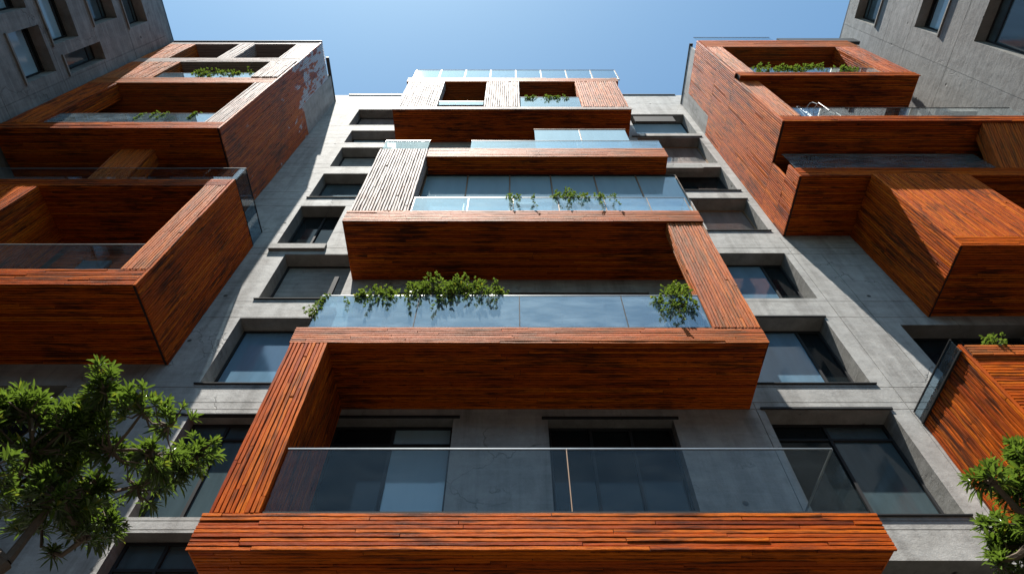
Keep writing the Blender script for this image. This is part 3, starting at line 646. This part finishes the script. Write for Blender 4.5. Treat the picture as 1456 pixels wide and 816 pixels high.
blobs = [(ray(x, y, 6.1+rb.uniform(-.3, .3)), r/870*6.1) for x, y, r in bl]
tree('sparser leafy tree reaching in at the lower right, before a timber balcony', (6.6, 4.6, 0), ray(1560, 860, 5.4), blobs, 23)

def shrub(label, pts, trail=0, seed=1, L=.075, box=None, upz=0, name='balcony_plant', cat='plant', kr=.0, group=None, dens=1.0):
    """pts: (x, y, z, radius) leaf clumps; box: trough it grows from (x0,x1,y0,y1,z0,z1)"""
    rr = random.Random(seed); c0 = Vector(pts[0][:3])
    root = empty(name, c0, label, cat, group); fo = MB(); st = MB()
    for x, y, z, r in pts:
        c = Vector((x, y, z)); n = int(150*dens*(r/.3)**2)+8
        for i in range(n):
            q = Vector((rr.gauss(0, 1), rr.gauss(0, .75), rr.gauss(0, 1))).normalized(); p = c+q*r*(rr.random()**.5)*rr.uniform(.7, 1.25)
            if noise.noise(p*5+Vector((seed, 0, 0))) < -.08: continue
            d = q+Vector((rr.uniform(-.6, .6), rr.uniform(-.6, .6), rr.uniform(-.3, .7)))
            for k in range(rr.randint(2, 4)):
                dd = d+Vector((rr.uniform(-1, 1), rr.uniform(-1, 1), rr.uniform(-1, 1)))*.8
                leaf(fo, p+dd*.02, dd, Vector((0, 0, 1)), L*rr.uniform(.6, 1.3), L*rr.uniform(.45, .65), rr.uniform(0, .5), (min(1, max(0, rr.gauss(.5, .25))), rr.random(), 0), False)
            if i % 6 == 0: st.tube([c+Vector((0, 0, -r*.5)), c.lerp(p, .5)+Vector((0, 0, -.02)), p], [.007, .005, .003], 4)
        for k in range(trail):
            x1 = x+rr.uniform(-r, r); L_ = rr.uniform(.25, .8); yy = y-.16
            ps = [Vector((x1, y, z)), Vector((x1, yy, z-.05)), Vector((x1+rr.uniform(-.08, .08), yy-.02, z-L_*.5)), Vector((x1+rr.uniform(-.14, .14), yy, z-L_))]
            st.tube(ps, [.006, .006, .004, .003], 4)
            for i in range(int(L_*34)):
                f = rr.random(); a, b = (ps[1], ps[2]) if f < .5 else (ps[2], ps[3]); p = a.lerp(b, (f*2) % 1)
                leaf(fo, p, Vector((rr.uniform(-1, 1), rr.uniform(-1, .1), rr.uniform(-.8, .4))), Vector((0, 0, 1)), L*rr.uniform(.6, 1), L*.5, .3, (rr.random()*.8, 0, 0), False)
    fo.build('foliage', LEAFB, root); st.build('stems', BARK, root)
    if box: m = MB(); m.box(*box); m.build('planter', SOIL, root)
    for ch in root.children: ch.location = -root.location
    return root
yb = Y+.12
G = 'shrubs growing over the balcony railings'
shrub('bushy green shrub mound, largest of those spilling over the second centre railing', [(-2.05, yb, 12.5, .27), (-1.7, yb, 12.75, .3), (-1.35, yb, 12.45, .33), (-1.0, yb, 12.7, .33), (-.65, yb, 12.45, .3), (-.42, yb, 12.55, .26)], 2, 5, dens=1.7, box=(-2.2, -.2, yb+.03, yb+.25, 12.0, 12.2), group=G)
shrub('small loose shrub on the second centre railing, left of the biggest mound', [(-3.05, yb, 12.4, .27), (-2.65, yb, 12.35, .24), (-3.3, yb, 12.2, .14)], 1, 6, dens=1.6, box=(-3.3, -2.5, yb+.03, yb+.25, 12.0, 12.2), group=G)
shrub('thin trailing plant at the left end of the second centre railing', [(-4.0, yb+.1, 12.2, .13), (-3.9, yb+.1, 12.45, .1), (-4.1, yb, 11.9, .1)], 2, 7, box=(-4.0, -3.7, yb+.03, yb+.2, 11.9, 12.1), group=G)
shrub('tall shrub beside the orange pillar at the right end of the second centre railing', [(3.45, yb-.05, 12.3, .26), (3.3, yb-.05, 12.05, .24), (3.65, yb-.05, 12.0, .22), (3.6, yb, 12.65, .2), (3.05, yb, 12.2, .15)], 2, 8, dens=1.5, box=(3.1, 3.85, yb+.03, yb+.25, 11.6, 11.8), group=G)
y3 = Y3+.08
shrub('low creeper with a leafy mound on the third centre railing', [(1.25, y3, 17.15, .14), (1.5, y3, 17.25, .2), (1.75, y3, 17.2, .19), (2.05, y3, 17.12, .12), (2.4, y3, 17.12, .12), (2.75, y3, 17.1, .09)], 1, 9, .07, box=(1.1, 2.8, y3+.06, y3+.2, 16.85, 17.0), group=G)
shrub('wispy creeper sprig on the third centre railing, left of the leafy mound', [(-.05, y3, 17.12, .09), (.15, y3, 17.08, .07), (.6, y3, 17.05, .06)], 1, 10, .07, box=(-.1, .7, y3+.06, y3+.18, 16.88, 17.0), group=G)
shrub('row of greenery behind the railing glass of the topmost centre bay', [(x, Y5+.12, 27.85+R.uniform(-.05, .1), .17) for x in (.75, 1.05, 1.35, 1.65, 1.95, 2.25)], 0, 12, .08, box=(.6, 2.5, Y5+.14, Y5+.3, 27.5, 27.7), group=G)
yu = YU+.2
shrub('bushy planting in the middle tier of the upper left timber block', [(x, yu, 26.0+R.uniform(-.05, .22), .27) for x in (-12.2, -11.9, -11.6, -11.3, -11.0, -10.7, -10.4)], 1, 13, .09, box=(-12.4, -10.2, yu+.05, yu+.3, 25.5, 25.8), group=G)
shrub('two thin tufts behind the lowest railing of the upper left timber block', [(-11.4, yu, 21.1, .14), (-11.1, yu, 21.05, .12), (-10.2, yu, 21.2, .13), (-10.0, yu, 21.1, .11), (-11.8, yu, 21.0, .1)], 1, 14, .08, box=(-12.0, -9.8, yu+.05, yu+.25, 20.8, 20.95), group=G)
yt = YT+.2
shrub('long hedge with a tall middle in the top right timber bay', [(x, yt, 25.75+(.3 if 10.9 < x < 11.9 else 0)+R.uniform(-.05, .08), .24) for x in (9.4, 9.65, 9.9, 10.15, 10.4, 10.7, 11.0, 11.3, 11.6, 11.85)], 1, 15, .09, box=(9.3, 12.0, yt+.05, yt+.3, 25.3, 25.5), group=G)
shrub('round clipped bush right of the long hedge in the top right timber bay', [(12.5, yt, 25.75, .26), (12.75, yt, 25.8, .24), (12.95, yt, 25.7, .18)], 1, 16, .09, box=(12.3, 13.1, yt+.05, yt+.3, 25.3, 25.5), group=G)
shrub('small bright tuft on the rim of the lowest right timber balcony', [(8.95, 7.15, 10.5, .13), (9.1, 7.15, 10.6, .13), (8.6, 7.15, 10.48, .08)], 0, 17, .08, box=(8.45, 9.5, 7.12, 7.25, 10.402, 10.46), group=G)

# ------------------------------------------------------------------ metal chair on the upper right balcony
H = 1.9; wd = .36
ch = empty('balcony_chair', (9.95, 6.42, 20.43), 'white tubular metal armchair behind the glass on the upper right timber balcony', 'chair')
def tb(name, paths, r=.009):
    m = MB()
    for p in paths: m.tube(p, [r]*len(p), 6)
    return m.build(name, WHITE, ch)
tb('back_frame', [[(-wd, .1, .8), (-wd, .02, H-.12), (-wd+.1, 0, H), (wd-.1, 0, H), (wd, .02, H-.12), (wd, .1, .8)], [(-wd, .03, 1.35), (wd, .03, 1.35)], [(-.12, .03, .85), (-.12, .03, H)], [(.12, .03, .85), (.12, .03, H)]])
tb('seat', [[(-wd, -.45, .8), (wd, -.45, .8), (wd, .1, .8), (-wd, .1, .8), (-wd, -.45, .8)]]+[[(-wd, y, .8), (wd, y, .8)] for y in (-.35, -.25, -.15, -.05, .03)], .008)
for s in (-1, 1):
    tb('armrest', [[(s*wd, .05, 1.2), (s*wd, -.30, 1.2), (s*wd, -.36, 1.1), (s*wd, -.40, .8)]])
    tb('leg', [[(s*wd, -.45, .8), (s*wd, -.45, 0)]]); tb('leg', [[(s*wd, .1, .8), (s*wd, .16, 0)]])
ch.rotation_euler.z = .45
sc.cycles.max_bounces = 8; sc.cycles.transparent_max_bounces = 16
